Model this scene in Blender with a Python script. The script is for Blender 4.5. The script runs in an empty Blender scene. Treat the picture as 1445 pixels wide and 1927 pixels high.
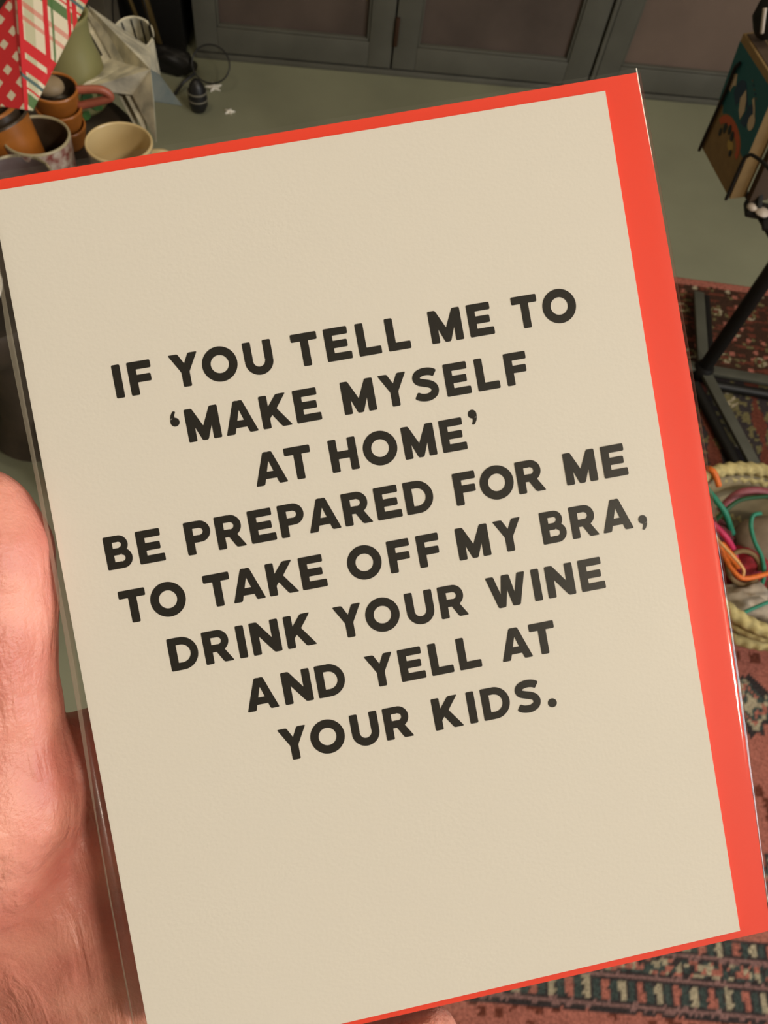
import bpy, bmesh, math, random
import numpy as np
from mathutils import Vector, Matrix, noise
random.seed(7)
S = bpy.context.scene
COL = S.collection

# ------------------------------------------------------------------ camera
F_PX, W_PX, H_PX = 1448.0, 1445.0, 1927.0
cd = bpy.data.cameras.new('camera')
cam = bpy.data.objects.new('camera', cd); COL.objects.link(cam)
cd.sensor_fit = 'VERTICAL'; cd.sensor_height = 36.0
cd.lens = 36.0 * F_PX / H_PX
cd.clip_start = 0.01; cd.clip_end = 30
XR = Vector((0.9803, 0.1696, 0.1011)); YD = Vector((0.1975, -0.8420, -0.5021)); ZF = Vector((0.0, 0.5122, -0.8589))
m = Matrix((( XR[0], -YD[0], -ZF[0], 0), (XR[1], -YD[1], -ZF[1], 0), (XR[2], -YD[2], -ZF[2], 1.3), (0, 0, 0, 1)))
cam.matrix_world = m
cd.dof.use_dof = True; cd.dof.focus_distance = 0.132; cd.dof.aperture_fstop = 60.0
S.camera = cam
S.view_settings.view_transform = 'Standard'; S.view_settings.look = 'None'
S.view_settings.gamma = 1; S.view_settings.use_curve_mapping = False
S.view_settings.exposure = 0.0

# ------------------------------------------------------------------ light
wd = bpy.data.worlds.new('world'); S.world = wd; wd.use_nodes = True
wd.node_tree.nodes['Background'].inputs[0].default_value = (0.9, 0.8, 0.65, 1)
wd.node_tree.nodes['Background'].inputs[1].default_value = 0.05
def area(name, loc, target, size, power, color, sy=None):
    l = bpy.data.lights.new(name, 'AREA'); l.energy = power; l.color = color
    l.shape = 'RECTANGLE' if sy else 'DISK'; l.size = size
    if sy: l.size_y = sy
    o = bpy.data.objects.new(name, l); COL.objects.link(o); o.location = loc
    o.rotation_euler = (Vector(target) - Vector(loc)).to_track_quat('-Z', 'Y').to_euler()
    return o
area('ceiling_spotlight', (1.78, -0.96, 2.55), (0, 0.0, 1.15), 0.34, 40, (1.0, 0.885, 0.73))
area('ceiling_fill_front', (-0.9, 1.0, 2.62), (-0.6, 1.0, 0), 0.5, 8, (1.0, 0.84, 0.60))  # fill light added at ceiling height, no fixture behind it
area('ceiling_fill_side', (1.3, 0.9, 2.62), (1.0, 0.9, 0), 0.5, 13, (1.0, 0.88, 0.68))  # second added overhead fill, no lamp modelled
area('window_daylight', (2.55, -0.1, 1.55), (0, 0.1, 1.15), 0.9, 34, (0.86, 0.92, 1.0), 1.1)

# ------------------------------------------------------------------ helpers
def lin(c):
    return tuple(((v/255)/12.92 if v/255 <= .04045 else ((v/255+.055)/1.055)**2.4) for v in c)
class NT:
    def __init__(s, name):
        s.m = bpy.data.materials.new(name); s.m.use_nodes = True; s.t = s.m.node_tree
        s.b = s.t.nodes['Principled BSDF']; s.out = s.t.nodes['Material Output']
    def n(s, typ, **k):
        x = s.t.nodes.new(typ)
        for a, v in k.items():
            if a.startswith('i_'):
                kk = a[2:]; kk = int(kk) if kk.isdigit() else kk.replace('_', ' ')
                x.inputs[kk].default_value = v
            else: setattr(x, a, v)
        return x
    def l(s, a, b): s.t.links.new(a, b)
def mat(name, col, rough=.6, metal=0., var=.0, scale=20., bump=0., bscale=80., col2=None, detail=4., coat=0., sss=0., spec=.5, bdist=.001):
    k = NT(name); b = k.b
    c = tuple(col)+(1,)
    b.inputs['Base Color'].default_value = c; b.inputs['Roughness'].default_value = rough
    b.inputs['Metallic'].default_value = metal; b.inputs['Coat Weight'].default_value = coat
    b.inputs['Specular IOR Level'].default_value = spec
    tc = k.n('ShaderNodeTexCoord')
    if var > 0 or col2:
        nz = k.n('ShaderNodeTexNoise', i_Scale=scale, i_Detail=detail); k.l(tc.outputs['Object'], nz.inputs['Vector'])
        r = k.n('ShaderNodeMapRange'); r.inputs[1].default_value = .35; r.inputs[2].default_value = .65
        k.l(nz.outputs['Fac'], r.inputs[0])
        mx = k.n('ShaderNodeMix', data_type='RGBA')
        c2 = col2 if col2 else tuple(v*(1-var) for v in col)
        mx.inputs[6].default_value = c; mx.inputs[7].default_value = tuple(c2)+(1,)
        k.l(r.outputs[0], mx.inputs[0]); k.l(mx.outputs[2], b.inputs['Base Color'])
    if bump > 0:
        nb = k.n('ShaderNodeTexNoise', i_Scale=bscale, i_Detail=5.); k.l(tc.outputs['Object'], nb.inputs['Vector'])
        bp = k.n('ShaderNodeBump', i_Strength=bump, i_Distance=bdist); k.l(nb.outputs['Fac'], bp.inputs['Height'])
        k.l(bp.outputs[0], b.inputs['Normal'])
    return k.m
def link(name, me, m_, parent=None, smooth=True):
    o = bpy.data.objects.new(name, me); COL.objects.link(o)
    if m_:
        for x in (m_ if isinstance(m_, (list, tuple)) else [m_]): me.materials.append(x)
    if parent: o.parent = parent
    if smooth: me.shade_smooth()
    return o
def from_bm(name, bm, m_, parent=None, smooth=True, angle=None):
    bmesh.ops.recalc_face_normals(bm, faces=bm.faces)
    me = bpy.data.meshes.new(name); bm.to_mesh(me); bm.free()
    o = link(name, me, m_, parent, smooth)
    if smooth and angle: me.set_sharp_from_angle(angle=math.radians(angle))
    return o
def tag(o, label=None, cat=None, group=None, kind=None):
    if label: o['label'] = label
    if cat: o['category'] = cat
    if group: o['group'] = group
    if kind: o['kind'] = kind
    return o
def empty(name, loc, label, cat, group=None, mw=None):
    o = bpy.data.objects.new(name, None); COL.objects.link(o); o.empty_display_size = .01
    if mw is not None: o.matrix_world = mw
    else: o.location = loc
    return tag(o, label, cat, group)
def box(bm, lo, hi, bev=0., M=None):
    r = bmesh.ops.create_cube(bm, size=1.)
    vs = r['verts']
    for v in vs: v.co = Vector([(lo[i]+hi[i])/2 + v.co[i]*(hi[i]-lo[i]) for i in range(3)])
    if bev > 0:
        es = list({e for v in vs for e in v.link_edges})
        q = bmesh.ops.bevel(bm, geom=es, offset=bev, segments=2, affect='EDGES', profile=.6)
        vs = list({v for f in q['faces'] for v in f.verts} | {v for v in vs if v.is_valid})
    if M is not None:
        for v in vs: v.co = M @ v.co
    return vs
def tube(bm, pts, rad, seg=10, cap=True, rfun=None, closed=False):
    pts = [Vector(p) for p in pts]; n = len(pts); rings = []
    up = None
    for i, p in enumerate(pts):
        a = pts[(i-1) % n] if (closed or i > 0) else pts[0]
        b = pts[(i+1) % n] if (closed or i < n-1) else pts[-1]
        t = (b-a).normalized()
        if up is None:
            up = Vector((0, 0, 1)) if abs(t.z) < .9 else Vector((1, 0, 0))
        x = up - t*up.dot(t)
        if x.length < 1e-6: x = t.orthogonal()
        x.normalize(); up = x; y = t.cross(x)
        rr = rad(i/(max(1, n-1))) if callable(rad) else rad
        ring = []
        for k in range(seg):
            th = 2*math.pi*k/seg; q = rr*(rfun(i, th) if rfun else 1)
            ring.append(bm.verts.new(p + (x*math.cos(th)+y*math.sin(th))*q))
        rings.append(ring)
    for i in range(n if closed else n-1):
        A, B = rings[i], rings[(i+1) % n]
        for k in range(seg): bm.faces.new((A[k], A[(k+1) % seg], B[(k+1) % seg], B[k]))
    if cap and not closed:
        bm.faces.new(rings[0][::-1]); bm.faces.new(rings[-1])
def lathe(bm, prof, seg=40, M=None):
    rings = []
    for r, z in prof:
        rings.append([bm.verts.new((r*math.cos(2*math.pi*k/seg), r*math.sin(2*math.pi*k/seg), z)) for k in range(seg)] if r > 1e-6 else [bm.verts.new((0, 0, z))])
    for A, B in zip(rings, rings[1:]):
        if len(A) == 1 and len(B) == 1: continue
        for k in range(seg):
            j = (k+1) % seg
            if len(A) == 1: bm.faces.new((A[0], B[j], B[k]))
            elif len(B) == 1: bm.faces.new((A[k], A[j], B[0]))
            else: bm.faces.new((A[k], A[j], B[j], B[k]))
    if M is not None:
        for ring in rings:
            for v in ring: v.co = M @ v.co
def smooth_path(pts, n=8):
    P = [Vector(p) for p in pts]; out = []
    for i in range(len(P)-1):
        p0 = P[max(i-1, 0)]; p1 = P[i]; p2 = P[i+1]; p3 = P[min(i+2, len(P)-1)]
        for k in range(n):
            t = k/n
            out.append(.5*((2*p1)+(p2-p0)*t+(2*p0-5*p1+4*p2-p3)*t*t+(3*p1-p0-3*p2+p3)*t**3))
    out.append(P[-1]); return out

# ------------------------------------------------------------------ materials of the room
M_floor = mat('painted_floor', (.245, .25, .168), .55, var=.18, scale=3.2, bump=.15, bscale=60, detail=6)
M_frame = mat('slate_paint', (.10, .098, .080), .5, var=.2, scale=9)
M_panel = mat('brown_panel_paint', (.10, .072, .060), .5, var=.35, scale=5)
M_panel3 = mat('brown_panel_paint_lighter', (.165, .115, .09), .5, var=.3, scale=4)  # the panel brown again, lighter, for the two right-hand doors
M_wall = mat('warm_plaster', (.48, .42, .33), .8, var=.1)
M_ceil = mat('cream_ceiling_paint', (.62, .56, .44), .8)
M_iron = mat('black_iron', (.006, .0055, .005), .5, spec=.3)
M_hinge = mat('aged_bronze', (.06, .03, .018), .5, .6)

# ------------------------------------------------------------------ room shell
AZ = math.atan(.1895); WO = Vector((-.685, 2.148, 0))
WX = Vector((math.cos(AZ), math.sin(AZ), 0)); WN = Vector((-math.sin(AZ), math.cos(AZ), 0))
MW = Matrix(((WX.x, WN.x, 0, WO.x), (WX.y, WN.y, 0, WO.y), (0, 0, 1, 0), (0, 0, 0, 1)))   # wall frame: x along wall, y into wall, z up
def plane_obj(name, pts, m_):
    bm = bmesh.new(); bm.faces.new([bm.verts.new(p) for p in pts])
    o = from_bm(name, bm, m_, smooth=False); tag(o, kind='structure'); return o
bm = bmesh.new(); box(bm, (-2.6, -2.4, -.1), (2.8, 3.6, 0)); tag(from_bm('floor', bm, M_floor, smooth=False), kind='structure')
bm = bmesh.new(); box(bm, (-2.6, -2.4, 2.7), (2.8, 3.6, 2.8)); tag(from_bm('ceiling', bm, M_ceil, smooth=False), kind='structure')
bm = bmesh.new(); box(bm, (-2.7, -2.4, 0), (-2.6, 3.6, 2.7)); tag(from_bm('wall_left', bm, M_wall, smooth=False), kind='structure')
bm = bmesh.new(); box(bm, (-2.6, -2.5, 0), (2.8, -2.4, 2.7)); tag(from_bm('wall_back', bm, M_wall, smooth=False), kind='structure')
bm = bmesh.new(); box(bm, (-2.4, .36, 0), (4.0, .46, 2.7), M=MW); tag(from_bm('wall_front', bm, M_wall, smooth=False), kind='structure')
bm = bmesh.new()   # right wall with a window opening
for lo, hi in (((2.8, -2.4, 0), (2.9, -.65, 2.7)), ((2.8, .45, 0), (2.9, 3.6, 2.7)), ((2.8, -.65, 0), (2.9, .45, .95)), ((2.8, -.65, 2.15), (2.9, .45, 2.7))): box(bm, lo, hi)
tag(from_bm('wall_right', bm, M_wall, smooth=False), kind='structure')
bm = bmesh.new()
for lo, hi in (((2.78, -.67, .93), (2.92, -.62, 2.17)), ((2.78, .42, .93), (2.92, .47, 2.17)), ((2.78, -.67, .93), (2.92, .47, .98)), ((2.78, -.67, 2.12), (2.92, .47, 2.17)), ((2.8, -.12, .95), (2.88, -.08, 2.15))): box(bm, lo, hi)
tag(from_bm('window_1', bm, M_frame, smooth=False), kind='structure')

# built-in cupboard along the far wall (wall frame: x along, y depth, z up)
cup = empty('built_in_cupboard', None, 'slate grey built-in cupboard with recessed brown door panels behind the green floor', 'cupboard', mw=MW)
def wbox(name, parts, m_, bev=.002, parent=cup):
    bm = bmesh.new()
    for lo, hi in parts: box(bm, lo, hi, bev)
    return from_bm(name, bm, m_, parent, smooth=True, angle=40)
wbox('carcass', [((-.103, .05, 0), (2.6, .35, 1.9))], M_frame)
wbox('plinth', [((-.103, .012, 0), (1.062, .055, .016)), ((1.066, .012, 0), (2.6, .055, .016))], M_frame)
def door(x0, x1, px0, px1, pz, mp, hinge=None):
    d = wbox('door', [((x0, .012, .022), (px0, .05, 1.85)), ((px1, .012, .022), (x1, .05, 1.85)),
              ((px0, .012, .022), (px1, .05, pz)), ((px0, .012, 1.75), (px1, .05, 1.85))], M_frame)
    wbox('door_panel', [((px0-.002, .03, pz-.002), (px1+.002, .045, 1.76))], mp, 0, d)
    wbox('panel_moulding', [((px0, .016, pz), (px1, .032, pz+.007)), ((px0, .016, pz), (px0+.007, .032, 1.75)), ((px1-.007, .016, pz), (px1, .032, 1.75))], M_frame, .003, d)
    if hinge is not None:
        wbox('hinge', [((hinge-.006, .003, .088), (hinge+.006, .02, .165))], M_hinge, .003, d)
door(-.098, .456, -.036, .390, .090, M_panel)
door(.461, 1.045, .528, .972, .086, M_panel, hinge=.464)
wbox('centre_stile', [((1.05, .004, 0), (1.062, .05, 1.9))], M_frame)
door(1.066, 1.60, 1.13, 1.54, .088, M_panel3)
door(1.605, 2.2, 1.68, 2.13, .088, M_panel3)

# black block added to stand for the unlit niche left of the cupboard
nblk = empty('niche_dark_block', None, 'tall black block added to stand for the dark recess left of the cupboard', 'block', mw=MW @ Matrix.Translation((-.46, -.02, 0)))
bm = bmesh.new(); box(bm, (-.5, .05, 0), (.33, .3, .62), .01); from_bm('body', bm, M_iron, nblk, angle=40)
bm = bmesh.new(); box(bm, (-.51, .045, .62), (.34, .31, .7), .012); from_bm('lid', bm, M_iron, nblk, angle=40)

# ------------------------------------------------------------------ rug
def hashf(a, b=0): 
    x = math.sin(a*127.1+b*311.7)*43758.5453; return x-math.floor(x)
SAL = (.33, .115, .085); DRK = (.035, .028, .028); TEA = (.045, .060, .055); CRM = (.33, .28, .19); RED = (.12, .035, .022); BRN = (.045, .022, .014); MAU = (.20, .11, .10); OLV = (.13, .11, .05)
def rugcol(s, t, T):
    """s across, t along from near edge; colours of the weave"""
    j = (hashf(round(s*300), round(t*300))-.5)*.003
    s += j; t += (hashf(round(t*300), round(s*200))-.5)*.003
    e = T-t
    if e < .030: return SAL
    def squares(c, p, ph):
        q = ((s+ph) / p) % 1; k = int(math.floor((s+ph)/p))
        a = abs(q-.5)
        if a > .40: return DRK
        return (CRM, TEA, SAL, TEA)[k % 4]
    b = t
    if b < .234: return SAL if hashf(int(s/.012), int(t/.012)) > .15 else RED
    if b < .240: return DRK
    if b < .247: return MAU
    if b < .250: return DRK
    if b < .276: return squares(0, .0135, 0)
    if b < .279: return DRK
    if b < .285: return MAU
    if b < .288: return DRK
    if b < .309:
        h = hashf(int(s/.0065), int(b/.0065)); return CRM if h < .28 else (SAL if h < .52 else (TEA if h < .75 else DRK))
    if b < .311: return DRK
    if b < .317: return MAU
    if b < .320: return DRK
    if b < .338: return squares(0, .0135, .006)
    if b < .343: return DRK
    if e > .62:   # salmon ground with dark edged guls
        px, py = .17, .15
        row = int((b-.345)/py); ss = s + (px/2 if row % 2 else 0)
        u = (ss % px)/px-.5; v = ((b-.345) % py)/py-.5
        d = abs(u)*1.15+abs(v)*.95+.05*math.cos(18*(u*1.7+v))
        if d < .10: return CRM
        if d < .17: return TEA
        if d < .22: return SAL
        if d < .33: 
            return TEA if hashf(int(s/.008), int(b/.008)) > .35 else CRM
        if d < .40: return DRK
        return SAL if hashf(int(s/.02), int(b/.02)) > .12 else RED
    if e > .30:
        px, py = .12, .11
        u = (s % px)/px-.5; v = ((b) % py)/py-.5
        if abs(u) < .09+.05*math.cos(6*v): return RED
        if abs(u)+abs(v) > .78: return OLV if hashf(int(s/.008), int(b/.008)) > .4 else CRM
        return DRK if hashf(int(s/.01), int(b/.01)) > .3 else OLV
    # dark brown border with small cream flowers
    px, py = .085, .075
    row = int(e/py); ss = s+(px/2 if row % 2 else 0)
    u = (ss % px)/px-.5; v = (e % py)/py-.5
    r = math.hypot(u, v)
    if .12 < r < .19 and row % 2: return OLV if hashf(int(s/.006), int(b/.006)) > .5 else CRM
    if r < .07: return CRM if row % 2 == 0 else RED
    if hashf(int(s/.012), int(e/.012)) > .955: return SAL
    if hashf(int(s/.009)+7, int(e/.009)) > .95: return OLV
    return BRN if hashf(int(s/.02), int(e/.006)) > .25 else RED
rx0, ry0, Lx, Ly, ra = .02, -.262, 1.75, 1.822, math.radians(5.5)
RX = Vector((math.cos(ra), math.sin(ra), 0)); RY = Vector((-math.sin(ra), math.cos(ra), 0))
st = .0042; nx, ny = int(Lx/st), int(Ly/st)
ii, jj = np.meshgrid(np.arange(nx+1), np.arange(ny+1), indexing='ij')
zz = .006+.0006*np.sin(ii*1.7)*np.sin(jj*2.1)
zz[0, :] = .0005; zz[-1, :] = .0005; zz[:, 0] = .0005; zz[:, -1] = .0005
co = np.stack([rx0+ii*st*RX.x+jj*st*RY.x, ry0+ii*st*RX.y+jj*st*RY.y, zz], -1).reshape(-1, 3)
idx = np.arange((nx+1)*(ny+1)).reshape(nx+1, ny+1)
fc = np.stack([idx[:-1, :-1], idx[1:, :-1], idx[1:, 1:], idx[:-1, 1:]], -1).reshape(-1, 4)
me = bpy.data.meshes.new('rug'); me.vertices.add(len(co)); me.vertices.foreach_set('co', co.ravel())
me.loops.add(fc.size); me.loops.foreach_set('vertex_index', fc.ravel().astype(np.int32))
me.polygons.add(len(fc)); me.polygons.foreach_set('loop_start', np.arange(0, fc.size, 4, dtype=np.int32)); me.polygons.foreach_set('loop_total', np.full(len(fc), 4, np.int32))
me.update()
at = me.color_attributes.new('weave', 'FLOAT_COLOR', 'POINT')
cc = np.ones((len(co), 4), np.float32)
k = 0
for i in range(nx+1):
    for j in range(ny+1):
        cc[k, :3] = rugcol(i*st, j*st, Ly); k += 1
at.data.foreach_set('color', cc.ravel())
kk = NT('rug_wool'); a = kk.n('ShaderNodeVertexColor', layer_name='weave')
tc = kk.n('ShaderNodeTexCoord'); nz = kk.n('ShaderNodeTexNoise', i_Scale=240., i_Detail=3.); kk.l(tc.outputs['Object'], nz.inputs['Vector'])
mx = kk.n('ShaderNodeMix', data_type='RGBA', blend_type='MULTIPLY'); mx.inputs[0].default_value = .8
rr = kk.n('ShaderNodeMapRange'); rr.inputs[1].default_value = .3; rr.inputs[2].default_value = .7; rr.inputs[3].default_value = .55; rr.inputs[4].default_value = 1.25
kk.l(nz.outputs['Fac'], rr.inputs[0]); kk.l(a.outputs[0], mx.inputs[6]); kk.l(rr.outputs[0], mx.inputs[7]); kk.l(mx.outputs[2], kk.b.inputs['Base Color'])
bp = kk.n('ShaderNodeBump', i_Strength=.6, i_Distance=.002); kk.l(nz.outputs['Fac'], bp.inputs['Height']); kk.l(bp.outputs[0], kk.b.inputs['Normal'])
kk.b.inputs['Roughness'].default_value = .95; kk.b.inputs['Specular IOR Level'].default_value = .1
rug = link('rug', me, kk.m, None, False)
tag(rug, 'worn oriental rug in salmon, brown and black woven bands on the right of the floor', 'rug')

# ------------------------------------------------------------------ display stand (black post on grey feet)
M_grey = mat('grey_metal', (.085, .085, .065), .55, .2, var=.2)
stand = empty('display_stand', (.649, 1.295, 0), 'black display stand post with flat grey crossed feet on the rug', 'display stand')
bm = bmesh.new(); tube(bm, [(0, 0, .02), (0, 0, 2.1)], .0155, 20); from_bm('post', bm, M_iron, stand, angle=60)
bm = bmesh.new(); lathe(bm, [(0, .0105), (.021, .0105), (.024, .016), (.024, .034), (.018, .045), (0, .045)], 24); from_bm('collar', bm, M_iron, stand, angle=50)
def foot(dx, dy, L, off):
    d = Vector((dx, dy, 0)).normalized(); p = Vector((-d.y, d.x, 0))
    bm = bmesh.new(); vs = box(bm, (0, -.0125, .026), (L, .0125, .036), .002)
    Mx = Matrix(((d.x, p.x, 0, 0), (d.y, p.y, 0, 0), (0, 0, 1, 0), (0, 0, 0, 1)))
    for v in bm.verts: v.co = Mx @ v.co
    f = from_bm('foot', bm, M_grey, stand, angle=40)
    bm = bmesh.new(); q = p*off; tube(bm, [d*.03+q+Vector((0, 0, .018)), d*L+q+Vector((0, 0, .018))], .0115, 12); from_bm('foot_black_bar', bm, M_iron, f, angle=60)  # black bar set low beside the grey foot
foot(.167, .006, .6, -.030); foot(.089, -.219, .30, -.029); foot(-.001, .21, .25, -.022); foot(-.2, .01, .3, .03)

# ------------------------------------------------------------------ boxed gift in a wire holder
P0 = Vector((.311, .9808, .7206)); e1 = Vector((.0308, -.0962, 0)).normalized(); u1 = (Vector((.2922, .9747, .8639))-P0).normalized()
n1 = e1.cross(u1); n1.normalize()
if n1.dot(Vector((0, 0, 1.3))-P0) < 0: n1 = -n1
MB_ = Matrix(((e1.x, u1.x, n1.x, P0.x), (e1.y, u1.y, n1.y, P0.y), (e1.z, u1.z, n1.z, P0.z), (0, 0, 0, 1)))
M_kraft = mat('kraft_board', (.20, .125, .045), .8, var=.15, scale=60, bump=.1, bscale=400)
M_teal = mat('teal_print', (.004, .075, .085), .6)
M_navy = mat('navy_print', (.006, .028, .06), .6); M_cream_p = mat('cream_print', (.42, .33, .22), .7)
M_orange_p = mat('orange_print', (.36, .07, .025), .7); M_black_p = mat('black_print', (.008, .012, .012), .6); M_yel_p = mat('ochre_print', (.33, .22, .05), .7)
M_kdark = mat('brown_board', (.05, .028, .014), .8)
gb = empty('gift_box', None, 'kraft and teal printed gift box upright in a black wire holder', 'box', mw=MB_)
W_, H_ = .101, .1447
bm = bmesh.new(); box(bm, (0, 0, -.020), (W_, H_, 0), .0015); from_bm('box_body', bm, M_kraft, gb, angle=40)
bm = bmesh.new(); box(bm, (.004, H_+.0001, -.0175), (W_-.003, H_+.0008, -.003)); from_bm('box_hollow_dark_inset', bm, M_kdark, gb, smooth=False)  # flat dark inset painting the shaded hollow of an open box
bm = bmesh.new(); box(bm, (W_+.0002, .0, -.045), (W_+.010, H_+.02, -.021), .001); from_bm('backing_board', bm, M_kdark, gb, angle=40)
def flat(name, pts, m_, z, parent, th=.0002):
    bm = bmesh.new(); A = [bm.verts.new((x/1000, y/1000, z+th)) for x, y in pts]; B = [bm.verts.new((x/1000, y/1000, z)) for x, y in pts]
    bm.faces.new(A); bm.faces.new(B[::-1]); n = len(A)
    for i in range(n): bm.faces.new((A[i], B[i], B[(i+1) % n], A[(i+1) % n]))
    return from_bm(name, bm, m_, parent, smooth=False)
def arcpts(cx, cy, rx, ry, a0, a1, n=14, rot=0):
    o = []
    for i in range(n+1):
        t = math.radians(a0+(a1-a0)*i/n); x, y = rx*math.cos(t), ry*math.sin(t); c, s = math.cos(rot), math.sin(rot)
        o.append((cx+x*c-y*s, cy+x*s+y*c))
    return o
flat('teal_label', [(0, 66), (14, 66), (18, 60)]+arcpts(50, 50, 34, 20, 150, 10)+[(92, 52), (100.5, 57), (100.5, 136), (0, 136)], M_teal, 0, gb)
flat('orange_arc', arcpts(50, 46, 34, 23, 170, -10)+arcpts(50, 46, 26, 13, -10, 170), M_orange_p, .0002, gb)
flat('cream_shape', arcpts(22, 92, 13, 17, 100, 190)+arcpts(26, 88, 8, 10, 190, 95), M_cream_p, .0003, gb)
flat('navy_shape', arcpts(43, 96, 17, 17, 90, 200)+arcpts(60, 80, 20, 16, 170, 60), M_navy, .0003, gb)
flat('cream_shape', [(49, 108), (57, 100), (62, 90), (59, 78), (50, 84), (44, 95)], M_cream_p, .0006, gb)
flat('cream_shape', arcpts(83, 90, 7, 9, 0, 360, 16)[:-1], M_cream_p, .0006, gb)
flat('navy_shape', [(66, 100), (72, 106), (80, 98), (74, 78), (62, 76)], M_navy, .0003, gb)
flat('cream_shape', [(70, 112), (80, 104), (86, 97), (83, 96), (76, 103), (68, 108)], M_cream_p, .0007, gb)
for x, y, r in ((36, 52, 4.2), (47, 57, 4), (29, 42, 3.4), (57, 55, 4.2), (66, 39, 3)):
    flat('black_dot', arcpts(x, y, r, r*1.5, 0, 360, 12)[:-1], M_black_p, .0006, gb)
flat('ochre_shape', arcpts(60, 45, 8, 6, 0, 360, 12)[:-1], M_yel_p, .0003, gb)
for x in range(5):   # faint handwritten line
    flat('cream_stroke', [(52+x*5, 122-x*2.2), (55+x*5, 123-x*2.2), (56+x*5, 121.8-x*2.2), (53+x*5, 120-x*2.2)], M_navy if x % 2 else M_grey, .0003, gb)
wh = empty('wire_holder', None, 'black wire holder on the rack gripping the kraft and teal box', 'rack', mw=MB_)
bm = bmesh.new()
tube(bm, smooth_path([(.020, .122, .0026), (.014, .112, .0030), (.013, .088, .0030), (.004, .02, .0030), (.001, -.003, .0026)], 5), .0021, 8)
from_bm('wire', bm, M_iron, wh, angle=60)
bm = bmesh.new()
tube(bm, smooth_path([(.30, .085, -.02), (.16, .080, .000), (.118, .072, .003), (.106, .064, .003), (.1005, .052, .003), (.0985, -.002, .0028)], 5), .0021, 8)
from_bm('wire', bm, M_iron, wh, angle=60)
bm = bmesh.new()
tube(bm, [(-.004, -.006, -.03), (.097, -.008, -.03), (.20, -.03, -.05), (.40, -.03, -.05)], .003, 8); from_bm('cross_wire', bm, M_iron, wh, angle=60)
# black bracket with pale knobs below the box and dark stock above it
M_knob = mat('pale_pink_plastic', (.38, .32, .27), .4)
br = empty('knob_bracket', (.373, .885, .722), 'black bracket with two pale round knobs below the kraft and teal box', 'bracket')
bm = bmesh.new()
tube(bm, [(-.004, .02, .030), (.006, -.012, -.006)], .004, 8); box(bm, (-.008, -.014, -.012), (.035, .012, -.004), .002); box(bm, (.012, -.034, -.012), (.045, -.01, -.006), .002)
from_bm('bracket_arm', bm, M_iron, br, angle=40)
for x, y, r in ((-.002, -.006, .007), (.0095, -.0125, .0085)):
    bm = bmesh.new(); lathe(bm, [(0, 0), (r, 0), (r*1.05, .0015), (r*.8, .004), (0, .005)], 20, Matrix.Translation((x, y, -.003))); from_bm('knob', bm, M_knob, br, angle=50)
bag = empty('black_pouch', (.302, .955, .897), 'small black pouch with a white clip hanging above the kraft and teal box', 'pouch')
bm = bmesh.new(); bmesh.ops.create_icosphere(bm, subdivisions=3, radius=1)
for v in bm.verts:
    q = v.co.copy(); v.co = Vector((q.x*.022, q.y*.015, q.z*.026))*(1+.15*noise.noise(q*2.2)); v.co.x += .008
from_bm('pouch_body', bm, M_iron, bag)
bm = bmesh.new(); tube(bm, smooth_path([(-.012, -.02, .012), (-.008, -.024, 0), (-.004, -.024, -.01)], 4), .0022, 8); o = from_bm('clip', bm, M_knob, bag)

# ------------------------------------------------------------------ rope basket with ribbons
M_rope = mat('straw_rope', (.56, .46, .20), .85, var=.35, scale=90, bump=.5, bscale=500)
M_liner = mat('straw_lining', (.26, .21, .12), .8, var=.2, scale=30)
bc = Vector((.683, .765, 0)); bR = .168
bk = empty('rope_basket', bc, 'braided straw rope basket heaped with coloured cords on the rug', 'basket')
def braid(R, z, r0, name, wob=.0, ph=0):
    bm = bmesh.new(); N = 260; pts = []
    for i in range(N):
        a = 2*math.pi*i/N; rr_ = R*(1+wob*math.sin(3*a+ph)); pts.append((rr_*math.cos(a), rr_*math.sin(a), z+.004*math.sin(2*a+ph)))
    def rf(i, th): return 1+.22*abs(math.sin(i*2*math.pi/N*26+th*1.0))*1.0+.12*math.sin(2*th-i*2*math.pi/N*52)
    tube(bm, pts, r0, 14, closed=True, rfun=rf); return from_bm(name, bm, M_rope, bk)
braid(bR, .165, .0105, 'rope_rim', .012)
braid(bR-.004, .143, .0100, 'rope_coil', .01, 1)
braid(bR-.010, .100, .012, 'rope_coil', .012, 2)
braid(bR-.022, .074, .012, 'rope_coil', .01, 3)
braid(bR-.036, .048, .012, 'rope_coil', .01, 4)
braid(bR-.052, .021, .012, 'rope_coil', .01, 5)
bm = bmesh.new(); lathe(bm, [(0, .012), (bR-.06, .012), (bR-.03, .08), (bR-.008, .15), (bR-.011, .151), (bR-.034, .082), (bR-.066, .016), (0, .016)], 48); from_bm('basket_liner', bm, M_liner, bk)
cordc = {'teal_green': (.012, .22, .13), 'dark_green': (.008, .07, .02), 'bright_pink': (.55, .02, .10), 'orange': (.80, .17, .02), 'maroon': (.11, .008, .012), 'dusky_pink': (.28, .07, .09), 'pale_orange': (.8, .42, .16)}
CM = {k_: mat(k_+'_cord', v, .55, var=.25, scale=200, bump=.3, bscale=900) for k_, v in cordc.items()}
def bproj(pts): return [Vector(p) for p in pts]
def cord(name, colr, pts, r, label):
    bm = bmesh.new(); tube(bm, smooth_path(bproj(pts), 7), r, 8); o = from_bm(name, bm, CM[colr], None)
    tag(o, label, 'cord', None); return o
CORDS = []
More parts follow.
